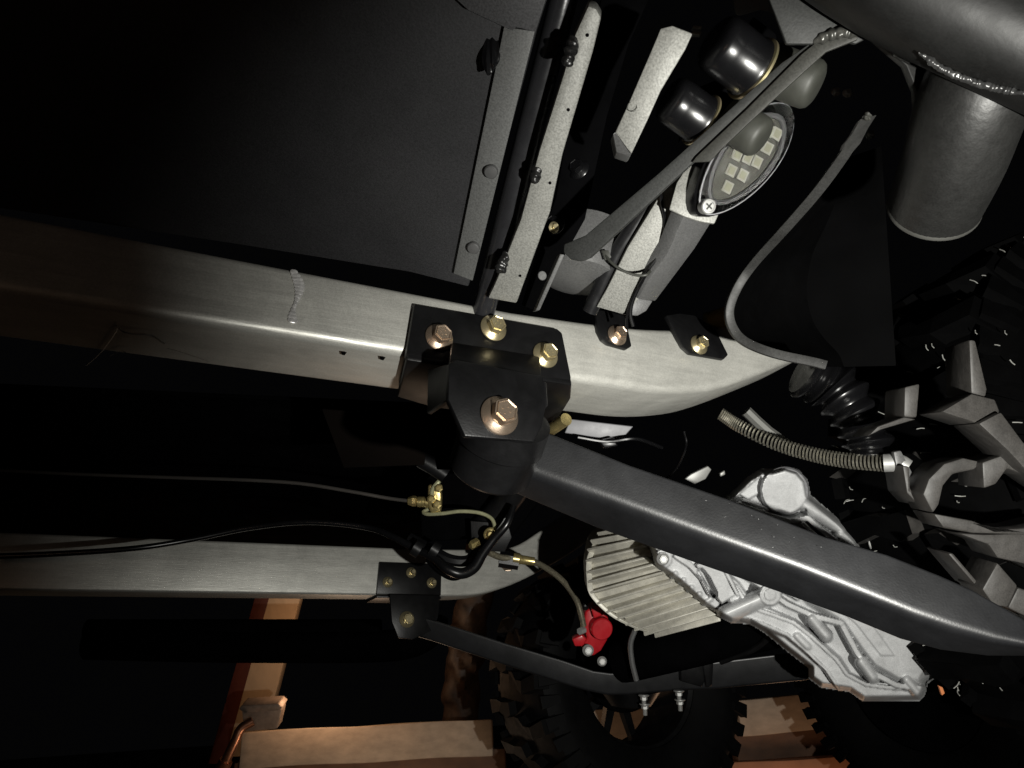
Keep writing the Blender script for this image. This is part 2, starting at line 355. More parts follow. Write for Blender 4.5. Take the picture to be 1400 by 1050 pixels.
for x, y, h in ((780,70,22),(735,232,20),(688,358,16)):
    d = .415+(y-20)*.00032
    blobs('weld_bead', [D(x+6, y-h, d), D(x, y, d-.001), D(x-6, y+h, d)], .0034, WELD, CB, 3)
for x, y in ((803,48),(711,377),(777,150),(752,250)):
    p = on((PS[0]-PS[1]*.0002, PS[1]), x, y); obj('drill_hole', lathe(p, -PS[1], [(-.0004,.0010),(.0002,.0010)], 12), BLKF, CB)
# black upright with two dark bolts beside the bar
PB = plane3((790,230,.52),(735,420,.565),(900,230,.525))
UP = plate('side_plate', PB, [(832,-40),(905,-40),(860,60),(830,160),(800,300),(775,345),(752,380),(737,418),(728,424),(714,418),(742,322),(760,270),(772,200)], .004, BLKF, V, .0008)
for x, y, r in ((792,232,.0075),(760,308,.0075)): bolt(bolt_mesh('dark_bolt', CAP), on((PB[0]-PB[1]*.0005, PB[1]), x, y), (-F_*.8+U_*.3-R_*.5).normalized(), r, UP, 'bolt', .4)
bolt(BM_Z, D(757,311,.522), (-F_+R_*.5-U_*.1).normalized(), .0040, UP, 'small_bolt', .3)
obj('blade_edge', prism([D(*p) for p in ((767,345,.508),(772,349,.509),(738,424,.533),(732,425,.534))], F_*.010+R_*-.002, .0006), DGREY, V, True)
obj('slot_rim', lathe(D(741,377,.52), (-F_+R_*.4), [(0,.0022),(.0006,.0032),(.001,.0028)], 20), DGREY, UP, True)
# grey spring cup
obj('spring_cup', lathe(D(800,300,.60), (U_*-.86+R_*-.12-F_*.3), [(.012,.034),(.030,.034),(.040,.033),(.052,.029),(.055,.020),(.055,.002)], 48), DGREY, V, True)
# light channels
PC = plane3((919,36,.405),(850,200,.435),(980,60,.405))
CHN = plate('seat_channel', PC, [(901,44),(903,39),(919,35),(947,46),(937,68),(903,125),(885,165),(863,211),(841,181),(860,140),(897,54)], .012, GREY, V, .0008); CHN['label'] = 'upper pale channel with a pencilled ring mark'
obj('channel_end', prism([D(838,183,.433),(D(842,180,.433)),D(864,210,.437),D(861,214,.440),D(843,208,.442)], F_*.012, .0006), DGREY, CHN, True)
p = on((PC[0]-PC[1]*.0003, PC[1]), 864, 146)
bm = tube([p+(R_*math.cos(a)+U_*math.sin(a))*.0026-PC[1]*.0005 for a in [i*PI/8 for i in range(17)]], .00018, 5, n=2); obj('ring_mark', bm, RUBM, CHN)
PC2 = plane3((943,225,.52),(833,424,.575),(985,280,.53))
CH2 = plate('body_channel', PC2, [(905,262),(943,218),(952,230),(948,280),(937,296),(914,345),(886,385),(874,409),(851,430),(815,420),(830,394),(858,338)], .012, GREY, V, .0012); CH2['label'] = 'lower pale channel with black wires tied across it'
PC3 = plane3((945,300,.525),(880,408,.570),(975,306,.545))
plate('body_channel_flange', PC3, [(937,290),(972,305),(950,340),(914,388),(896,412),(872,409),(886,385),(914,345)], .012, DGREY, V, .001)
plate('lamp_mount', plane3((943,225,.512),(980,300,.512),(1000,200,.512)), [(943,222),(990,262),(984,290),(977,306),(958,303),(936,296),(915,286),(925,250)], .003, GREY, V, .001)
plate('mount_lug', plane3((880,408,.58),(860,430,.58),(900,430,.585)), [(868,407),(893,411),(884,425),(872,432),(850,430)], .006, DGREY, V, .001)
obj('post_tube', tube([D(903,258,.545),D(848,339,.563),D(820,396,.578),D(806,426,.585)], .0062, 24, n=2), mat('satin_black_post', (.013,.013,.014), .2, .3, .2, 30), V, True)
# wires and tie
def wire(name, pts, r, mt, parent=V, seg=8, n=6, **k): return obj(name, tube([D(*p) for p in pts], r, seg, n=n, **k), mt, parent, True)
def onw(name, pts, r, mt): # a wire lying on the pale channel
    return obj(name, tube([on((PC2[0]-PC2[1]*(r+l), PC2[1]), x, y) for x, y, l in pts], r, 8, n=6), mt, V, True)
onw('lamp_wire', [(903,255,.006),(905,280,.003),(909,305,.001),(902,345,.001),(886,370,.004),(868,402,.001),(858,428,.002),(857,450,.004)], .00105, CAP)
onw('lamp_wire', [(949,272,.012),(944,290,.007),(929,319,.003),(905,349,.001),(883,376,.001),(867,406,.001),(862,428,.002),(866,446,.004)], .0015, CAP)
TIE = wire('cable_tie', [(828,349,.553),(836,359,.550),(850,369,.548),(868,376,.546),(883,376,.544),(889,371,.548)], .0010, RUBM, n=6)
obj('tie_head', prism([D(822,342,.553),D(832,342,.551),(D(836,352,.551)),D(827,356,.553)], F_*.003, .0005), RUBM, TIE, True)
# tab brackets with bolts on the rail
for pts, bx, by, me, rl in (([(814,423),(832,425),(854,431),(859,450),(864,473),(857,477),(832,470),(824,464),(818,452)], 843, 459, BM_P, .2),
                        ([(911,431),(930,428),(950,431),(978,448),(987,467),(996,485),(990,491),(944,483),(934,474),(926,460)], 955, 472, BM_Z, .5)):
    Y = YN-.005; P = [PY(*q, Y) for q in pts]
    t = obj('tab_bracket', prism(P, Vector((0,.0044,0)), .001, 2), BLK, V, True)
    bolt(me, PY(bx, by, Y-.0003), NY, .0088, t, 'bolt', rl)
obj('yellow_bush', lathe(D(982,436,.70), (R_+U_*.2), [(-.012,.008),(.02,.011)], 20), mat('yellow_bush_paint', (.35,.26,.08), .2, .5), V, True)

# ---- diagonal strap with return edge, and hooks
DB = empty('diagonal_strap', D(960,210,.42), V); DB['label'] = 'long dark strap slanting in front of the glossy caps'
def dd(t): return .37+.10*t
AB = [((1140,44),(1120,75),0),((1088,88),(1050,104),.12),((1050,130),(1010,142),.2),((935,232),(893,252),.6),((850,328),(806,340),.9)]
A = [D(x, y, dd(t)) for (x, y), _, t in AB]; B = [D(x, y, dd(t)) for _, (x, y), t in AB]
# dark face
pts = [(1114,54),(1110,78),(1050,122),(954,216),(870,294),(806,353),(794,358),(780,355),(770,345),(771,334),(800,322),(900,237),(1068,86)]
pl = plane3((1118,62,.405),(800,340,.480),(1000,250,.437))
plate('strap_face', pl, pts, .006, BARM, DB, .001)
pl2 = plane3((1150,60,.394),(950,215,.439),(1100,160,.415))
plate('strap_edge', pl, [(1096,74),(1118,56),(1140,50),(1172,44),(1172,54),(1129,71),(1060,134),(989,201),(970,221),(946,222),(952,214),(1020,150)], .003, BARE, DB, .0005, lift=.0025)
blobs('weld_bead', [D(1112,58,.401),D(1135,48,.398),D(1158,44,.395),D(1174,48,.394)], .0028, mat('painted_weld', (.05,.05,.045), .3, .32, .3, 100, .6, 200), DB, 3)
# caps
def cap(x, y, r, d, ax, mt, rim, name, label, L=1.0):
    c = D(x, y, d); ax = ax.normalized(); R = r*d/F
    o = obj(name, lathe(c, ax, [(-1.25*R*L,R*1.04),(-1.1*R*L,R*1.04),(-1.05*R*L,R*1.0),(-.1*R*L,R*1.0),(.30*R,R*.97),(.46*R,R*.88),(.55*R,R*.70),(.585*R,R*.4),(.59*R,0)], 48), mt, V, True, sharp=50)
    o['label'] = label
    if rim: obj('rim_ring', lathe(c-ax*R*1.27*L, ax, [(-.10*R,R*1.02),(-.07*R,R*1.13),(.02*R,R*1.13),(.05*R,R*1.04)], 48), ZINC, o, True)
    return o
axc = -R_*.86+U_*.40-F_*.40
cap(992,66,40,.425,axc,CAP,1,'bolt_cap','larger glossy black cap with a gold rim at the top')
cap(927,142,33,.445,axc,CAP,1,'bolt_cap','smaller glossy black cap with a gold rim')
cap(1100,112,34,.44,(R_*.8-U_*.5-F_*.35),RUBM,0,'dull_cap','upper dull grey cap behind the strap',1.2)  # dull rounded caps repeating the glossy pair, offset to the right
cap(1030,183,29,.455,(R_*.7-U_*.6-F_*.35),RUBM,0,'dull_cap','lower dull grey cap over the lamp lens',1.2)
obj('cap_carrier', prism([D(*p, .475) for p in ((1030,20),(1062,45),(1070,92),(1020,130),(975,160),(935,185),(950,120),(1000,100),(1035,70))], F_*.02, .002), BLKF, V, True)
plate('upper_bracket', plane3((1010,10,.46),(1060,20,.46),(1030,60,.47)), [(1000,-20),(1060,-20),(1065,20),(1040,14),(1012,22),(1006,20)], .004, DGREY, V, .001)
for x, y in ((953,37),(952,45)): obj('end_tab', prism([D(x-5,y-3,.455),D(x+8,y-2,.455),D(x+6,y+3,.455),D(x-6,y+2,.455)], F_*.004, .0006), GREY, V)
# ---- LED rock light
LA = empty('rock_light', D(1020,220,.5), V); LA['label'] = 'clear almond-shaped lamp with small square diodes'
ax1 = (D(1080,148,.5)-D(964,288,.5)).normalized(); nrml = (-F_*.93-U_*.15+R_*.25); nrml = (nrml-ax1*nrml.dot(ax1)).normalized(); ax2 = ax1.cross(nrml).normalized()
c0 = D(1016,219,.500)
def almond(L, W, off=0, n=28, h=0):
    out = []
    for i in range(n):
        a = 2*PI*i/n; x = math.cos(a); y = math.sin(a); wv = abs(y)**1.15*(1 if y > 0 else -1)
        out.append(c0+ax1*(L*x)+ax2*(W*wv)*(1+.10*x)+nrml*h)
    return out
L0, W0 = .0450, .0200
obj('lamp_base', loft([almond(L0*1.02,W0*1.05,h=-.016), almond(L0*1.03,W0*1.1,h=-.002), almond(L0,W0,h=0)]), CAP, LA, True)
obj('circuit_board', loft([almond(L0*.72,W0*.70,h=.0004), almond(L0*.72,W0*.70,h=.0012)]), LEDB, LA)
obj('reflector_ring', loft([almond(L0*.80,W0*.86,h=.0006), almond(L0*.80,W0*.86,h=.0035), almond(L0*.76,W0*.79,h=.0044), almond(L0*.73,W0*.72,h=.003), almond(L0*.73,W0*.72,h=.0008)], False), WHITE, LA, True)
obj('lens_rim', tube(almond(L0*.985,W0*1.0,h=.0035)+almond(L0*.985,W0*1.0,h=.0035)[:1], .0007, 6, n=2), WHITE, LA, True)
obj('clear_lens', loft([almond(L0*.99,W0*.99,h=.0014), almond(L0*.98,W0*.98,h=.0052), almond(L0*.93,W0*.9,h=.0078), almond(L0*.80,W0*.74,h=.0088), almond(L0*.4,W0*.4,h=.0094)]), LENS, LA, True, sharp=70)
for x, y in ((994,234),(1012,240),(1032,222),(1017,217),(991,256),(1001,213),(1046,203),(1033,197),(1058,184),(1046,180)):
    p = D(x, y, .5); p = p-nrml*((p-c0).dot(nrml))+nrml*.0016
    s1 = ax1.lerp(U_, .45).normalized(); s1 = (s1-nrml*s1.dot(nrml)).normalized(); s2 = s1.cross(nrml)
    ch = obj('led_chip', prism([p+s1*a*.0037+s2*b*.0034 for a, b in ((1,1),(1,-1),(-1,-1),(-1,1))], nrml*.0010, .0002), LEDW, LA)
    obj('phosphor', prism([p+nrml*.0011+s1*a*.0024+s2*b*.0021 for a, b in ((1,1),(1,-1),(-1,-1),(-1,1))], nrml*.0003), LEDC, ch)
scp = D(969,282,.492)
obj('lamp_screw', lathe(scp, nrml, [(-.006,.0050),(.0,.0050),(.0008,.0044),(.0009,.0036),(.0004,.0034),(.0004,0)], 28), SILV, LA, True)
for k in (0, 1):
    a = ax1 if k else ax2; b = ax2 if k else ax1
    obj('screw_cross', prism([scp+nrml*.0005+a*i*.0026+b*j*.0005 for i, j in ((1,1),(1,-1),(-1,-1),(-1,1))], nrml*.0003), RUBM, LA)
# ---- fender edge and liner
edge = [(1188,160,.43),(1160,205,.46),(1120,260,.49),(1075,312,.525),(1030,362,.57),(1008,395,.58),(998,425,.585),(1004,450,.585),(1022,468,.58),(1060,483,.57),(1110,494,.56),(1130,499,.556)]
E_ = cr([D(*p) for p in edge], 5); secs = []
for i, p in enumerate(E_):
    t = (E_[min(i+1,len(E_)-1)]-E_[max(i-1,0)]).normalized(); n1 = t.cross(F_).normalized(); w_ = .0034 if i > 4 else .0048
    secs.append(rring([p-n1*w_, p+n1*w_, p+n1*w_+F_*.006, p-n1*w_+F_*.006], .001, 2))
FE = obj('fender_lip', loft(secs), mat('fender_lip_rubber', (.032,.032,.031), 0, .5, .3, 40, .3, 200, speck=.3, spec=.25), V, True); FE['label'] = 'thin curved grey lip of the black wheel liner'
rows = []
for i, p in enumerate(E_):
    t_ = i/(len(E_)-1); q = D(1205+20*t_, 200+300*t_, .66); rows.append([p+F_*.004, p.lerp(q, .12)+F_*.03, p.lerp(q, .3)+F_*.05, p.lerp(q, .6)+F_*.05, q])
obj('wheel_liner', loft(rows, closed=False), mat('liner_plastic', (.0014,.0014,.0015), 0, .8, .3, 20, .1, 200, spec=.02), V, True)
blobs('lip_end', [D(1183,163,.427),D(1188,155,.427)], .0022, BARE, V, 2)
# ---- welded tubes top right
TT = empty('rear_crossmember', D(1290,60,.4), V); TT['label'] = 'dark weathered steel crossmember and open stub pipe'
obj('cross_tube', tube([D(1090,-120,.375),D(1230,-28,.37),D(1400,52,.362),D(1560,125,.355)], .0285, 40, n=3), mat('crossmember_paint', (.0055,.0055,.0053), 0, .5, .25, 20, .15, 300, speck=.3, spec=.35, patch=.4), TT, True)
obj('stub_pipe', tube([D(1440,-30,.40),D(1395,40,.40),D(1338,120,.405),D(1303,220,.435),D(1277,282,.465)], .0262, 48, n=4, caps=False, rf=lambda t: 1.14-.13*t), PIPE, TT, True)
pe = D(1277,282,.465); pax = (D(1277,282,.465)-D(1303,220,.435)).normalized()
obj('pipe_rim', lathe(pe, pax, [(-.001,.0265),(.0005,.0269),(.0018,.0266),(.0020,.0245),(-.01,.0240),(-.03,.024),(-.03,0)], 48, cap=False), mat('pipe_rim_paint', (.05,.05,.046), .1, .4, .2, 40), TT, True)
pl = plane3((1180,60,.405),(1250,150,.42),(1230,280,.425))
plate('gusset_plate', pl, [(1060,-60),(1120,-10),(1197,36),(1190,46),(1205,60),(1240,90),(1254,125),(1256,160),(1300,170),(1340,100),(1300,20),(1200,-60)], .005, PIPE, TT, .0012)
plate('gusset_tab', plane3((1120,0,.396),(1190,40,.396),(1100,50,.40)), [(1040,-30),(1130,-30),(1197,33),(1186,52),(1170,60),(1140,50),(1110,60),(1075,60),(1060,20)], .004, BARM, TT, .001)
blobs('weld_bead', [D(1256,72,.362),D(1290,95,.362),D(1330,112,.362),D(1370,122,.358),D(1402,128,.352)], .0017, mat('painted_weld_dark', (.03,.03,.03), .3, .32, .3, 100, .6, 200), TT, 6)
blobs('weld_bead', [D(1182,28,.39),D(1215,55,.39),D(1245,85,.392)], .003, PIPE, TT, 4)
for x, y in ((1142,126),(1158,128),(1189,185)): bolt(BM_H, D(x,y,.62), (-F_+U_*.3).normalized(), .0040, V, 'small_bolt')
# ------------------------------------------------------------------ wheels
def wheel(c, axis, R, W, nl, name, rim=True, label=None, lugmat=LUG, fine=1, roll=0):
    root = empty(name, c, V)
    if label: root['label'] = label
    ax = axis.normalized(); u = (Vector((0,0,1))-ax*ax.z).normalized(); v = ax.cross(u)
    Rr = R*.52; h = W/2
    prof = [(-h*.72,Rr*.97),(-h*.80,Rr*1.04),(-h*.98,R*.72),(-h*1.0,R*.82),(-h*.90,R*.90),(-h*.6,R*.930),(0,R*.94),(h*.6,R*.930),(h*.90,R*.90),(h*1.0,R*.82),(h*.98,R*.72),(h*.80,Rr*1.04),(h*.72,Rr*.97)]
    bm = loft([[c+ax*a+(u*math.cos(t)+v*math.sin(t))*r for t in [2*PI*k/72 for k in range(72)]] for a, r in prof], False)
    obj('tyre', bm, RUB, root, True)
    def P(th, s, r): return c+ax*s+(u*math.cos(th)+v*math.sin(th))*r
    shapes = [ # (angle, side) outlines of chevron lugs in units of pitch, half width
        [(-.22,-.95),(-.30,-.55),(-.02,-.10),(.30,-.06),(.26,-.22),(.06,-.34),(.02,-.56),(.16,-.97)],
        [(.28,.06),(.22,.24),(.40,.50),(.34,.96),(.72,.96),(.70,.52),(.62,.34),(.60,.04)],
    ]
    shoulder = [[(-.10,-1.0),(.10,-1.0),(.08,-.9),(-.08,-.9)], [(.45,1.0),(.62,1.0),(.60,.9),(.48,.9)]]
    pitch = 2*PI/nl
    for i in range(nl):
        for si, s in enumerate(shapes):
            b0 = []; b1 = []
            for a, q in s:
                rr = R*(.925 if abs(q) < .8 else .86); th = (i+a)*pitch+roll
                b0.append(P(th, q*h, rr)); ctr = sum(x for x, _ in s)/len(s)
                tt = (i+ctr+(a-ctr)*.88)*pitch+roll; b1.append(P(tt, q*h*.97, R*(1.0 if abs(q) < .8 else .975)))
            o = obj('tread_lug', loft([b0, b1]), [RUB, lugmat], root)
            if c.z-.16 < sum(p.z for p in b1)/len(b1) < c.z+.05:  # paler dusty sides at mid height only; torchlight and shade put into the colour
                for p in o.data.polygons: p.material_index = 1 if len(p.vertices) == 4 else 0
    for i in range(nl*2): # side lugs running down the shoulder
        for sg in (-1, 1):
            th = (i*.5+.1*(sg+1))*pitch+roll; dw = .17*pitch; b0 = []; b1 = []
            for a, rr, s in ((-dw,.93,.93),(dw,.93,.93),(dw*.7,.79,1.0),(-dw*.7,.79,1.0)):
                b0.append(P(th+a, sg*h*(s-.04), R*rr)); b1.append(P(th+a*.85, sg*h*(s+.055), R*(rr+.02)))
            obj('shoulder_lug', loft([b0, b1]), RUB, root)
    if rim:
        bm = lathe(c, ax, [(-h*.72,Rr),(-h*.66,Rr*1.0),(-h*.62,Rr*.93),(-h*.3,Rr*.86),(h*.62,Rr*.90),(h*.72,Rr)], 64, cap=False); obj('rim', bm, BLK, root, True)
        obj('hub', lathe(c, ax, [(-h*.30,.034),(-h*.05,.044),(h*.35,.044),(h*.5,.030),(h*.52,.002)], 32), BLKF, root, True)
        for k in range(10):
            th = 2*PI*k/10+.16
            a, b = P(th, h*.30, .038), P(th, h*.55, Rr*.90); sd = (ax.cross(b-a)).normalized()
            obj('spoke', loft([[a+sd*.010-ax*.008,a+sd*.010+ax*.008,a-sd*.010+ax*.008,a-sd*.010-ax*.008],[b+sd*.007-ax*.007,b+sd*.007+ax*.007,b-sd*.007+ax*.007,b-sd*.007-ax*.007]]), BLK, root)
    return root, P
wc = PY(847, 928, 1.36)
RUB0 = RUB; RUB = mat('far_tyre_rubber', (.0038,.0038,.004), 0, .65, .3, 20, .25, 300, spec=.1)
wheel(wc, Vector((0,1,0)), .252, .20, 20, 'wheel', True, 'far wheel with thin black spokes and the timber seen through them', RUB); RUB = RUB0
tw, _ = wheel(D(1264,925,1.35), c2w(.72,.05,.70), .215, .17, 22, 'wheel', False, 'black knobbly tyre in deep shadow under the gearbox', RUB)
obj('rim', lathe(D(1264,925,1.35), c2w(.72,.05,.70), [(-.01,.001),(-.02,.05),(-.05,.112),(.05,.112),(.02,.05),(.01,.001)], 40), BLKF, tw, True)
# near wheel
nc = D(1490, 660, .86); nax = Vector((.12,1,.0)).normalized()
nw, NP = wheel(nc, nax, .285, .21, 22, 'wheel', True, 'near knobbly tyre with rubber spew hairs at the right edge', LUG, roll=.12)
for pts, d, tx in (([(1237,529),(1258,524),(1254,571),(1236,570)],.60,0), ([(1236,570),(1254,573),(1206,587),(1186,597),(1200,583)],.602,0), ([(1325,464),(1334,465),(1350,532),(1348,543),(1328,538)],.585,0),
        ([(1287,563),(1329,538),(1361,546),(1368,564),(1336,579)],.575,.0002), ([(1338,579),(1369,563),(1400,605),(1470,640),(1470,690),(1400,640),(1379,617)],.573,.0001),
        ([(1262,676),(1270,655),(1291,634),(1317,626),(1345,632),(1332,642),(1303,648),(1290,664),(1284,690),(1276,702)],.60,0), ([(1276,702),(1330,712),(1360,724),(1400,722),(1440,712),(1440,735),(1400,731),(1330,729),(1290,722)],.60,0),
        ([(1343,632),(1372,622),(1420,600),(1440,640),(1400,650),(1378,640),(1362,662),(1345,668)],.59,0), ([(1309,729),(1345,731),(1440,728),(1440,790),(1400,771),(1364,763),(1352,745)],.605,0),
        ([(1343,806),(1364,769),(1392,801),(1378,831),(1358,827)],.60,0), ([(1378,831),(1392,803),(1440,820),(1440,850),(1400,842)],.60,0), ([(1234,636),(1244,638),(1245,669),(1259,679),(1257,692),(1240,674)],.625,0), ([(1296,757),(1303,756),(1346,806),(1340,808)],.615,0)):
    cx = sum(p[0] for p in pts)/len(pts)
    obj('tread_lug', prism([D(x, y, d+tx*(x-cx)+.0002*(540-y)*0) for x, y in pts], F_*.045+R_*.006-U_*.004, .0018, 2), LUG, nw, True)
bm = bmesh.new()
for k in range(520):
    th = random.uniform(0, 2*PI); s = random.uniform(-1.02, 1.02)*.12; r0 = .285*(.935 if abs(s) < .1 else .88)
    p = NP(th, s, r0); out = (p-(nc+nax*s)).normalized(); 
    if (CAM-p).dot(out) < -.1: continue
    side = (nax*random.uniform(-1,1)+out.cross(nax)*random.uniform(-.6,.6)).normalized(); L = random.uniform(.006,.010)
    tube([p, p+out*L*.5+side*.001, p+out*L*.9+side*L*.5], .00048, 5, True, bm, 3)
o = obj('vent_spew', bm, SPEW, nw); o['kind'] = 'stuff'
# black coil bellows above the wheel hub
bm = bmesh.new(); 
P0 = [D(1100,505,.70),D(1135,525,.70),(D(1165,560,.69)),D(1185,600,.685),D(1190,640,.68)]
obj('rubber_bellows', tube(P0, .024, 24, n=18, rf=lambda t: (1-.25*t)*(1+.16*math.sin(t*2*PI*8))), CAP, V, True)['label'] = 'ribbed black rubber bellows beside the near tyre'
# coil guard cable
cb = [(985,566,.74),(1010,582,.735),(1060,606,.715),(1110,621,.695),(1160,630,.675),(1216,634,.655)]
CG = empty('guarded_cable', D(1110,615,.7), V); CG['label'] = 'cable wound in a pale steel coil guard'
path = cr([D(*p) for p in cb], 20); hel = []; turns = 52; NPt = turns*9
for i in range(NPt+1):
    f = i/NPt*(len(path)-1); k = min(int(f), len(path)-2); p = path[k].lerp(path[k+1], f-k); t = (path[k+1]-path[k]).normalized()
    u = (U_-t*U_.dot(t)).normalized(); v = t.cross(u); a = 2*PI*turns*i/NPt; rr = .0052+.0014*i/NPt; hel.append(p+(u*math.cos(a)+v*math.sin(a))*rr)
obj('coil_guard', tube(hel, .00098, 5, n=1), SPR, CG, True)
obj('inner_cable', tube([D(*p) for p in cb], .0042, 10), BLKF, CG, True)
obj('cable_end', tube([D(1208,633,.653),D(1228,633,.648),D(1240,640,.645)], .0078, 14), SILV, CG, True)
obj('cable_clip', prism([D(1222,618,.64),D(1232,616,.64),D(1252,655,.64),D(1250,675,.64),D(1238,664,.64),D(1226,640,.64)], F_*.006, .001), DGREY, CG, True)
wire('hidden_strut', [(1020,562,.80),(1050,590,.80),(1085,614,.80)], .006, mat('strut_grey', (.16,.16,.15), .3, .5), n=2)
# ------------------------------------------------------------------ transaxle
TA = empty('transaxle', D(1120,800,.85), V); TA['label'] = 'pale cast aluminium transaxle housing with bolted flange seams'
def blk(name, pts, d0, th, mt, parent, w=.004, tilt=(0,0), seg=3, taper=1.0):
    cx = sum(p[0] for p in pts)/len(pts); cy = sum(p[1] for p in pts)/len(pts)
    P = [D(x, y, d0+tilt[0]*(x-cx)+tilt[1]*(y-cy)) for x, y in pts]; bm = prism(P, F_*th, w, seg); return obj(name, bm, mt, parent, True, sharp=60)
import numpy as np
def seg_d(X, Y, a, b):
    ax, ay = a; bx_, by = b; dx, dy = bx_-ax, by-ay; t = np.clip(((X-ax)*dx+(Y-ay)*dy)/max(dx*dx+dy*dy, 1e-9), 0, 1)
    return np.hypot(X-ax-t*dx, Y-ay-t*dy)
def line_d(X, Y, P): return np.min([seg_d(X, Y, a, b) for a, b in zip(P, P[1:])], axis=0)
def inside(X, Y, P):
    c = np.zeros(X.shape, bool)
    for (x0, y0), (x1, y1) in zip(P, P[1:]+P[:1]):
        if y0 == y1: continue
        c ^= ((y0 > Y) != (y1 > Y)) & (X < (x1-x0)*(Y-y0)/(y1-y0)+x0)
    return c
def poly_d(X, Y, P): d = line_d(X, Y, P+P[:1]); return np.where(inside(X, Y, P), d, -d) # positive inside
def sm(x): x = np.clip(x, 0, 1); return x*x*(3-2*x)
SIL = [(886,742),(892,728),(930,716),(960,700),(1000,673),(1022,652),(1040,641),(1056,641),(1073,636),(1092,642),(1104,656),(1108,676),(1124,690),(1148,710),(1172,736),(1186,756),(1240,800),(1300,850),(1298,872),(1302,892),(1296,910),(1280,926),(1268,935),(1265,950),(1258,958),(1180,959),(1161,946),(1122,940),(1106,928),(1106,914),(1075,890),(1046,866),(1025,853),(1000,852),(984,844),(960,828),(930,800),(897,775)]
def relief(X, Y):
    H = np.zeros(X.shape)
    def up(h): np.maximum(H, h, out=H)
    def plat(P, h, e): up(h*sm(poly_d(X, Y, P)/e))
    def band(P, w, h, e): up(h*sm((w-line_d(X, Y, P))/e+1))
    def caps(a, b, r, h, base=0): d = seg_d(X, Y, a, b)/r; up(np.where(d < 1, base+h*np.sqrt(np.clip(1-d*d, 0, 1)), 0))
    def disc(c, r, h, e): d = np.hypot(X-c[0], Y-c[1]); up(h*sm((r-d)/e+1))
    H += .006*np.sin(X*.02+1)*np.cos(Y*.027)
    plat([(1030,742),(1120,780),(1300,850),(1294,875),(1272,925),(1262,942),(1225,938),(1190,918),(1170,893),(1146,858),(1100,830)], .034, 14)
    plat([(1060,758),(1150,800),(1200,850),(1240,905),(1200,905),(1165,860),(1100,805)], .038, 10)
    plat([(1003,674),(1022,654),(1040,644),(1056,668),(1022,686)], .014, 4)
    band([(1006,676),(1040,647),(1054,664)], 2.2, .024, 2.5)
    band([(1012,690),(1050,704),(1080,713),(1104,708),(1120,722),(1175,765)], 3.2, .030, 2.2)
    band([(1016,684),(1048,697)], 2.0, .027, 2); band([(1098,716),(1150,762)], 2, .034, 2)
    disc((1073,670), 31, .034, 4)
    caps((1100,690), (1150,722), 10, .026, .004); caps((1150,732), (1172,742), 11, .030)
    band([(925,748),(962,772),(1000,806),(1020,836),(1050,846),(1081,859),(1102,876),(1138,908),(1152,930),(1178,944),(1258,950)], 12, .022, 4)
    band([(930,742),(968,768),(1006,802),(1024,830),(1052,839),(1085,851),(1108,869),(1144,902),(1158,922),(1184,936),(1214,940),(1262,944)], 2.2, .029, 2)
    band([(962,783),(994,811),(1012,842),(1046,854),(1077,868),(1096,884),(1130,916),(1146,940)], 1.8, .026, 1.8)
    band([(1000,775),(1040,800),(1076,826),(1112,842),(1150,852)], 3.0, .044, 3)
    band([(1020,775),(1052,797),(1090,818)], 2.0, .046, 2)
    band([(1150,852),(1172,893),(1190,918),(1226,937),(1262,942)], 3.0, .040, 3)
    caps((994,840), (1046,817), 14, .042, .006); disc((1053,813), 14, .050, 3); disc((1053,813), 8, .052, 2)
    caps((1110,846), (1130,870), 9, .030, .022); caps((1178,905), (1194,926), 9.5, .030, .018); caps((1240,930), (1254,946), 9, .028, .016)
    caps((1090,870), (1104,884), 7, .018, .014)
    disc((1272,894), 25, .030, 16); disc((1276,902), 15, .048, 5)
    band([(925,760),(944,773),(962,792),(972,812)], 3.4, .028, 2.5); band([(940,757),(958,770),(976,788)], 2.4, .030, 2)
    plat([(948,772),(962,763),(985,768),(1008,814),(986,828),(966,802)], .036, 3); band([(986,770),(1008,812)], 2, .040, 2)
    plat([(886,742),(895,728),(925,736),(955,762),(980,795),(988,842),(960,828),(930,800),(897,775)], .012, 3)
    disc((906,764), 12, .022, 3); disc((906,764), 8.5, .026, 2)
    for c in ((914,791),(925,800),(936,810),(947,819),(962,826)): caps(c, (c[0]+10, c[1]-7), 4.6, .012, .006)
    g = line_d(X, Y, [(958,782),(966,792),(976,812)]); H -= .03*sm((4-g)/2+1)*(g < 8)
    H -= .010*sm((2-line_d(X, Y, [(1064,700),(1082,705),(1100,698)]))/2+1)
    e = poly_d(X, Y, SIL); H -= .055*(1-sm(e/9))**1.5
    return H, e
def tdepth(x, y, H): return .842+.00003*(x-1100)+.00016*(y-830)-H
st_ = 1.3; xs = np.arange(878, 1312, st_); ys = np.arange(630, 964, st_); GX, GY = np.meshgrid(xs, ys)
HH, EE = relief(GX, GY); DD = tdepth(GX, GY, HH)
bm = bmesh.new(); vid = {}
def gv(i, j, back):
    k = (i, j, back)
    if k not in vid: vid[k] = bm.verts.new(D(GX[i,j], GY[i,j], (.93+.00003*(GX[i,j]-1100)) if back else DD[i,j]))
    return vid[k]
ok = (EE[:-1,:-1] > -1) & (EE[1:,:-1] > -1) & (EE[:-1,1:] > -1) & (EE[1:,1:] > -1); ni, nj = ok.shape
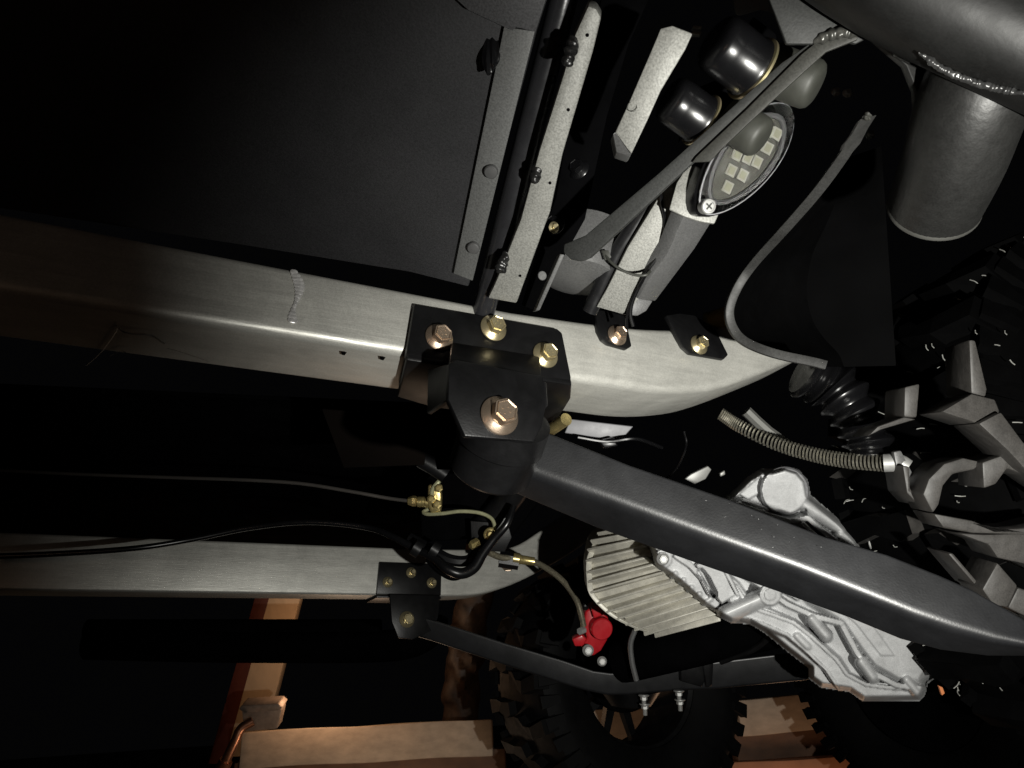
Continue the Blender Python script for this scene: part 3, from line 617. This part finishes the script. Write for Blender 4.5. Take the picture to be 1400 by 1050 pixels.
for i in range(ni):
    for j in range(nj):
        if not ok[i,j]: continue
        bm.faces.new((gv(i,j,0), gv(i+1,j,0), gv(i+1,j+1,0), gv(i,j+1,0)))
        for (di, dj, a, b) in ((-1,0,(i,j+1),(i,j)), (1,0,(i+1,j),(i+1,j+1)), (0,-1,(i,j),(i+1,j)), (0,1,(i+1,j+1),(i,j+1))):
            u, v = i+di, j+dj
            if not (0 <= u < ni and 0 <= v < nj and ok[u,v]): bm.faces.new((gv(*a,0), gv(*b,0), gv(*b,1), gv(*a,1)))
bmesh.ops.recalc_face_normals(bm, faces=bm.faces[:])
obj('gearbox_housing', bm, CAST, TA, True, sharp=70)
obj('round_cover', lathe(D(1073,670,.802), (-F_+U_*.12+R_*.05), [(-.004,.0245),(.003,.0245),(.0055,.0225),(.0062,.014),(.0066,0)], 48), mat('cover_casting', (.24,.24,.25), .2, .5, .12, 16, .35, 300, speck=.2, patch=.3), TA, True)
def th(x, y): h, _ = relief(np.array([[float(x)]]), np.array([[float(y)]])); return float(tdepth(x, y, h[0,0]))
for x, y, ax_, rr, nm in ((906,764,(-F_+U_*.1),.0066,'bolt'),(1281,913,(R_*.5-U_*.6-F_*.6).normalized(),.0105,'drain_plug'),(1192,742,(-F_*.6+U_*.2+R_*.6).normalized(),.0098,'bolt')):
    bolt(BM_H, D(x, y, min(th(x, y)-.0005, .835)), ax_, rr, TA, nm)
bolt(BM_H, D(1303,922,.80), (R_*.9-U_*.3-F_*.3).normalized(), .0052, TA, 'bolt')
blk('red_reflector', [(1284,938),(1289,940),(1292,948),(1288,951)], .83, .004, mat('orange_tag', (.7,.25,.10), 0, .4), TA, .0005)
blk('clip_arm', [(936,655),(945,648),(968,637),(973,642),(965,655),(950,662)], .80, .006, mat('clip_metal', (.22,.22,.21), .4, .45), TA, .001)
blk('clip_arm', [(984,647),(991,643),(992,649),(985,652)], .80, .006, MATS['clip_metal'], TA, .001)
def rib(pts, d, r, mt=CAST, name='flange_rib', parent=TA):
    return obj(name, tube([D(x, y, d+(.02 if k in (0, len(pts)-1) else 0)) for k, (x, y) in enumerate(pts)], r, 10, n=5), mt, parent, True)
# motor with fins
MO = empty('drive_motor', D(890,790,.95), V); MO['label'] = 'finned cast motor end with rows of cooling fins'
Lc = [(838,726,.985),(816,742,.975),(808,762,.96),(808,790,.945),(812,812,.935),(832,832,.93),(856,846,.93),(878,858,.935),(905,862,.945)]
Rc = [(872,716,.925),(884,730,.91),(888,745,.90),(893,768,.888),(912,784,.88),(936,800,.878),(958,814,.878),(976,828,.882),(986,843,.89)]
Lp = cr([D(*p) for p in Lc], 4); Rp = cr([D(*p) for p in Rc], 4)
bk = F_*.07
obj('motor_shell', loft([[a, b, b+bk, a+bk] for a, b in zip(Lp, Rp)]), FINM, MO, True)
nf = 15
for i in range(nf):
    f = (i+.3)/nf*(len(Lp)-1); k = int(f); g_ = min(k+1, len(Lp)-1)
    a = Lp[k].lerp(Lp[g_], f-k); b = Rp[k].lerp(Rp[g_], f-k); along = (b-a).normalized(); across = (Lp[g_]-Lp[k]).normalized(); wv = .0022
    nout = along.cross(across).normalized()
    if nout.dot(F_) > 0: nout = -nout
    hgt = .010
    A0 = [a-across*wv-nout*.001, a+across*wv-nout*.001, a+across*wv*.6+nout*hgt, a-across*wv*.6+nout*hgt]
    B0 = [q+(b-a) for q in A0]
    obj('cooling_fin', prism(A0, (b-a)*1.0, .0006, 1), FINM, MO, True)
obj('end_rim', loft([rring([p-F_*.004-R_*.004, p-F_*.004+R_*.003, p+F_*.03+R_*.003, p+F_*.03-R_*.004], .001, 2) for p in cr([D(*q) for q in ((814,744,.97),(806,764,.955),(806,790,.94),(810,812,.93),(832,836,.925),(856,851,.925),(884,862,.93),(910,865,.94))], 5)]), FINM, MO, True)
# ------------------------------------------------------------------ hoses & brake parts
BL = wire('brake_pipe', [(-60,640,1.06),(100,648,1.04),(240,653,1.02),(330,656,1.0),(410,661,.98),(480,672,.96),(530,681,.95),(560,685,.94)], .0023, mat('dull_pipe', (.13,.12,.11), .6, .4), n=6)
TF = empty('brass_tee_fitting', D(590,682,.94), V); TF['label'] = 'brass tee fitting joining the brake pipes'
k_ = .94/F
obj('flare_nut', lathe(D(560,685,.94), R_, [(-.002,.0045),(.0035,.0065),(.0075,.0065),(.010,.0040),(.012,.004)], 6), BRASS, TF)
obj('tee_stem', lathe(D(571,686,.94), R_, [(0,.0065),(.009,.0065),(.010,.0075),(.014,.0075)], 20), BRASS, TF, True)
obj('tee_body', prism([D(*p, .932) for p in ((585,663),(602,662),(604,680),(603,700),(590,703),(584,690))], F_*.014, .0025, 3), BRASS, TF, True)
for x, y, r in ((600,668,6),(598,690,6.5),(590,683,6)): obj('plug_nut', lathe(D(x,y,.93), -F_+U_*.3, [(0,r*k_*1.0),(.005,r*k_),(.006,r*k_*.6)], 6), BRASS, TF)
wire('brake_pipe', [(590,680,.935),(592,668,.93),(600,658,.93),(606,650,.94)], .0028, OLIVE, n=5)
wire('brake_pipe', [(586,696,.94),(579,700,.94),(585,703,.935),(605,702,.93),(630,699,.93),(655,701,.93),(671,708,.935),(676,718,.94),(674,727,.945)], .0023, OLIVE, n=5)
bj = D(671,731,.935)
bo = obj('banjo_fitting', lathe(bj, (-F_+U_*.2), [(-.004,.008),(0,.0088),(.002,.0088),(.003,.007),(.003,.005),(.007,.005),(.009,.003),(.0092,0)], 24), BRASS, V, True)
obj('banjo_fitting', lathe(D(648,744,.95), (-F_*.5-U_*.2-R_*.6), [(-.006,.006),(.004,.006),(.006,.004)], 6), BRASS, V)
wire('wiring_loom', [(-60,762,.86),(60,758,.89),(180,750,.92),(260,738,.95),(340,722,.97),(420,714,.97),(500,721,.97),(537,734,.955),(569,751,.94),(594,763,.93),(612,778,.92),(631,784,.92),(648,776,.92),(660,757,.92),(675,737,.92),(693,716,.92),(702,692,.93)], .0068, CAP, n=14, seg=12, rf=lambda t: (.5+.5*min(1, max(0, (t-.35)*3)))*(1-.4*max(0, (t-.75)/.25))*1)
wire('wiring_loom', [(560,735,.97),(590,752,.96),(615,765,.955),(640,766,.955),(652,750,.955)], .0070, CAP, n=8)
wire('wiring_loom', [(585,762,.95),(600,778,.95),(620,788,.955),(640,780,.955)], .0055, BLKF, n=8)
for x, y, a in ((570,750,.9),(594,752,.2)):
    obj('cable_tie', lathe(D(x, y, .935), (R_*.8-U_*.5), [(-.005,.0085),(-.005,.0105),(.005,.0105),(.005,.0085)], 16, cap=False), BLK, V, True)
wire('brake_hose', [(668,755,.98),(685,762,.99),(708,764,1.0),(730,768,1.02),(752,780,1.04),(772,797,1.05),(788,820,1.06),(795,842,1.06),(798,856,1.06)], .0042, mat('braided_hose', (.20,.18,.13), .6, .35, .5, 500), n=6, seg=12)
obj('hose_ferrule', lathe(D(712,765,.997), (R_-U_*.15), [(-.010,.0075),(-.002,.0075),(0,.006),(.018,.0055)], 16), BRASS, V, True)
obj('hose_ferrule', lathe(D(697,766,1.0), (R_-U_*.15), [(-.014,.011),(.012,.011)], 6), BLK, V)
bolt(BM_P, D(694,768,1.03), (-F_-U_*.5).normalized(), .0125, V, 'bolt')
# red caliper
CA = empty('brake_caliper', D(815,862,1.08), V); CA['label'] = 'small bright red brake caliper'
blk('caliper_body', [(800,836),(812,829),(826,834),(832,846),(836,860),(830,876),(822,890),(812,897),(800,896),(795,885),(803,872),(797,858)], 1.085, .03, RED, CA, .003)
obj('piston_housing', lathe(D(822,859,1.075), (-F_+R_*.15), [(-.01,.0155),(.004,.0155),(.006,.014),(.0065,0)], 40), RED, CA, True)
blk('caliper_lug', [(782,874),(796,868),(802,874),(798,884),(786,884)], 1.08, .015, RED, CA, .002)
blk('caliper_lug', [(808,832),(822,828),(828,840),(812,846)], 1.07, .012, RED, CA, .002)
bolt(BM_H, D(804,889,1.07), (-F_+U_*.2).normalized(), .0080, CA, 'bolt'); obj('bleed_nipple', lathe(D(800,831,1.07), (U_-F_*.5), [(0,.005),(.006,.004),(.008,.002)], 10), BLK, CA)
obj('banjo_bolt', lathe(D(796,862,1.06), (-R_-F_), [(-.004,.005),(.006,.005)], 6), SILV, CA)
bolt(BM_H, D(823,904,1.07), (-F_+U_*.2).normalized(), .0068, V, 'small_bolt')
wire('axle_bracket', [(868,862,1.05),(862,880,1.05),(864,905,1.05),(870,930,1.05)], .0038, DGREY, n=4)
# axle tube, brake disc, far arm
obj('brake_disc', lathe(PY(850,905,1.22), Vector((0,1,0)), [(0,.02),(0,.085),(.005,.085),(.005,.02)], 48), BLKF, V, True)
obj('axle_tube', tube([D(850,905,1.12),D(950,880,1.05),D(1110,840,.98)], .030, 28, n=2), BLKF, V, True)
wire('axle_rod', [(985,905,1.02),(1030,888,.99),(1055,868,.96)], .004, BLK, n=3)
yf0 = YF-.006
FA = empty('trailing_arm', D(760,900,1.1), V); FA['label'] = 'far black trailing arm bending under the axle'
st = [((556,838),(548,864),1.10),((600,850),(590,876),1.10),((690,879),(680,906),1.10),((771,903),(752,929),1.10),((812,917),(800,944),1.10),((835,920),(830,950),1.10),((862,918),(860,950),1.10),((921,911),(925,944),1.10),((975,905),(975,942),1.10),((1100,890),(1100,930),1.08),((1180,875),(1180,915),1.06)]
pd = (PY(560,845,yf0)-CAM).dot(F_); st = [(T, B, d+max(0, pd+.004-1.10)*max(0, min(1, (850-T[0])/294))) for T, B, d in st]
obj('arm_tube', loft([rring([D(*T, d), D(*B, d), D(*B, d+.035), D(*T, d+.035)], .0035, 4) for T, B, d in st]), ARM, FA, True)
k_ = 1.1/F
blk('clamp_block', [(930,913),(944,896),(960,893),(964,930),(960,940),(931,932)], 1.085, .05, BLK, FA, .002); blk('clamp_block', [(957,893),(972,892),(976,900),(974,938),(966,941)], 1.09, .05, BLK, FA, .002)
for x, y in ((880,950),(928,944)): 
    for dy in (0, 12): bolt(BM_S, D(x+dy*.12, y+dy, 1.09), (-U_-F_*.25).normalized(), .0078, FA, 'u_bolt_nut', .4)
obj('hub_plate', lathe(D(862,945,1.15), (U_*-1-F_*.3), [(0,.045),(.02,.03),(.025,.002)], 32), BLK, V, True)
# far bracket
FB = empty('pivot_bracket', PY(558,800,YF-.004), V); FB['label'] = 'far black pivot bracket with three gold nuts above its pivot bolt'
yf = YF-.006
obj('mounting_plate', prism([PY(*p, yf) for p in ((519,768),(604,771),(603,814),(515,812))], Vector((0,.005,0)), .001), BLK, FB, True)
obj('bottom_flange', prism([PY(*p, yf) for p in ((515,813),(603,815),(603,819),(515,817))], Vector((0,.055,0)), .001), BLK, FB, True)
obj('clevis_plate', prism([PY(*p, yf-.012) for p in ((533,812),(602,814),(599,845),(590,862),(565,874),(545,872),(536,850))], Vector((0,.005,0)), .001), BLK, FB, True)
obj('clevis_plate', prism([PY(*p, yf+.045) for p in ((533,812),(602,814),(599,845),(590,862),(565,874),(545,872),(536,850))], Vector((0,.005,0)), .001), BLK, FB, True)
for x, y in ((530,796),(562,783),(590,797)): bolt(BM_N, PY(x, y, yf-.0003), NY, .0082, FB, 'nut', .2)
bolt(BM_Z, PY(556,847,yf-.0125), NY, .0120, FB, 'pivot_bolt', .2)
# dark bodywork between the rails and behind
plate('centre_panel', plane3((100,620,1.25),(560,620,1.15),(300,560,1.0)), [(-200,520),(590,556),(600,700),(560,752),(-200,752)], .005, BLKF, V)
FIN = mat('brown_black_panel', (.005,.004,.0035), 0, .9, spec=0)
plate('side_cover', plane3((540,600,.80),(590,560,.78),(560,650,.82)), [(440,560),(586,570),(580,636),(470,640)], .003, FIN, V)
blk('battery_box', [(575,650),(715,640),(735,690),(700,735),(690,735),(575,742)], 1.0, .12, BLKF, V, .004)
blk('mount_plate', [(643,712),(672,714),(690,700),(700,735),(690,755),(645,752)], .965, .004, BLK, V, .001)
obj('shock_tube', tube([D(715,655,.96),D(690,690,.975),D(660,722,.99)], .017, 24, n=2), BLK, V, True)
obj('shock_tube', tube([D(610,650,.90),(D(596,640,.9)),D(575,628,.9)], .010, 16, n=2), BLK, V, True)
blk('rear_beam_plate', [(780,573),(866,583),(848,603),(772,592)], .80, .01, WHITE, V, .001)
wire('loose_wire', [(935,590,.75),(938,610,.75),(925,640,.78),(905,660,.8)], .0012, CAP, n=5)
blk('connector', [(818,603),(840,598),(846,610),(826,614)], .78, .01, CAP, V, .002); wire('loose_wire', [(790,598,.78),(830,604,.78),(870,600,.78),(905,612,.8)], .002, CAP, n=5)
# far side step
SS = obj('side_step', tube([D(120,880,1.5),D(300,884,1.5),D(500,884,1.5),D(560,878,1.5),D(588,862,1.5),D(592,845,1.5)], .030, 20, n=5), BLKF, V, True); SS['label'] = 'round black side step behind the far rail'
obj('side_step', tube([D(120,862,1.52),D(300,862,1.52),D(520,862,1.52)], .022, 16, n=3), BLKF, V, True)
# ------------------------------------------------------------------ background things
def beam(name, pts, d, th, mt, w=.004): 
    P = [D(x, y, q) for (x, y), q in zip(pts, d)]; up = Vector((0,0,1))
    return obj(name, prism(P, th, w, 2), mt, None, True)
def timber(a, b, h, dep, mt, name, label, cat, grp=None, kerf=0):
    # horizontal beam from a to b (3D, top front edge), height h downwards, depth dep away
    ax = (b-a); n = Vector((-ax.y, ax.x, 0)).normalized()
    if n.dot(F_) < 0: n = -n
    P = [a, b, b-Vector((0,0,h)), a-Vector((0,0,h))]; bm = prism(P, n*dep, .004, 2)
    bmesh.ops.subdivide_edges(bm, edges=[e for e in bm.edges if e.calc_length() > .3], cuts=30)
    for v in bm.verts:
        v.co += Vector((0,0,1))*.0015*math.sin(v.co.x*31+v.co.y*17)+n*.0012*math.sin(v.co.x*57)
    return tag(obj(name, bm, mt, None, True), label, cat, grp)
d2 = 1.95
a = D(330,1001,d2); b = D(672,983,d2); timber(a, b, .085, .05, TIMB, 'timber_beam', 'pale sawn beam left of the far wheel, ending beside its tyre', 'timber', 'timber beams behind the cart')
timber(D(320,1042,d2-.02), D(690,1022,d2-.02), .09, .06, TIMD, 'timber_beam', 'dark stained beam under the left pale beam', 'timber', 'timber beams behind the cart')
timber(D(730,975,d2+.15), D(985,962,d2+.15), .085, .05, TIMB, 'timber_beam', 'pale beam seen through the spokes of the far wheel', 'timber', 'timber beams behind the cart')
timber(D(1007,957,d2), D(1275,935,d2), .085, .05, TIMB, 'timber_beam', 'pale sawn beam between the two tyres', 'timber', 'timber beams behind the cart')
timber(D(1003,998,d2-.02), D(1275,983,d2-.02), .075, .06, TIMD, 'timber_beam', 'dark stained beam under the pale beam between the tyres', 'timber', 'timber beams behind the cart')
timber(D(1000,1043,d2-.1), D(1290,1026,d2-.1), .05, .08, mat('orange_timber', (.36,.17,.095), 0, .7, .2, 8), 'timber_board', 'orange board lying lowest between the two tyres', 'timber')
timber(D(1340,930,d2), D(1500,925,d2), .30, .05, TIMD, 'cardboard_box', 'reddish box right of the near tyre at the edge', 'box')
dp = 2.3
def post(p0, p1, wpx, mt, name, label, cat, dep=.05):
    A0, B0 = D(*p0, dp), D(*p1, dp); w_ = wpx*dp/F
    return tag(obj(name, prism([A0, A0+R_*w_, B0+R_*w_*.9, B0], F_*dep, .003), mt, None, True), label, cat)
post((308,1035),(378,778), 47, POST, 'timber_post', 'bright orange wooden post behind the side step', 'post')
post((284,1045),(364,760), 22, mat('dark_red_timber', (.10,.022,.012), 0, .7, .3, 8), 'timber_post', 'dark red wooden post left of the bright one', 'post', .03)
# bark wrapped trunk
bm = tube([D(628,1000,2.2),D(632,930,2.2),D(640,860,2.2),D(655,790,2.2),(D(662,740,2.2))], .052, 28, n=14)
for v in bm.verts: v.co += (v.co-D(636,900,2.2)).normalized()*.014*math.sin(v.co.z*63+v.co.x*40)*math.cos(v.co.x*90+v.co.z*22)
tr = empty('tree', D(640,1000,2.2)); tag(tr, 'gnarled brown tree trunk behind the far arm left of the wheel', 'tree'); obj('trunk', bm, BARK, tr, True)
# clamp on the beam
CL = empty('screw_clamp', D(350,985,1.85)); tag(CL, 'rusty iron clamp with a copper coloured rod on the left beam', 'clamp')
obj('clamp_jaw', prism([D(*p, 1.86) for p in ((330,970),(382,964),(385,972),(379,997),(333,1001))], F_*.04, .004), CLAMP, CL, True)
obj('clamp_lip', prism([D(*p, 1.855) for p in ((326,970),(330,965),(380,962),(386,968),(380,972),(334,975))], F_*.05, .003), CLAMP, CL, True)
obj('clamp_rod', tube([D(346,986,1.83),D(330,996,1.82),(D(322,1012,1.81)),D(308,1042,1.80),D(296,1075,1.80)], .011, 14, n=4), COPPER, CL, True)
obj('rod_collar', lathe(D(306,1046,1.80), (U_+R_*.5), [(-.012,.016),(.012,.016)], 12), COPPER, CL, True)
# dim things behind
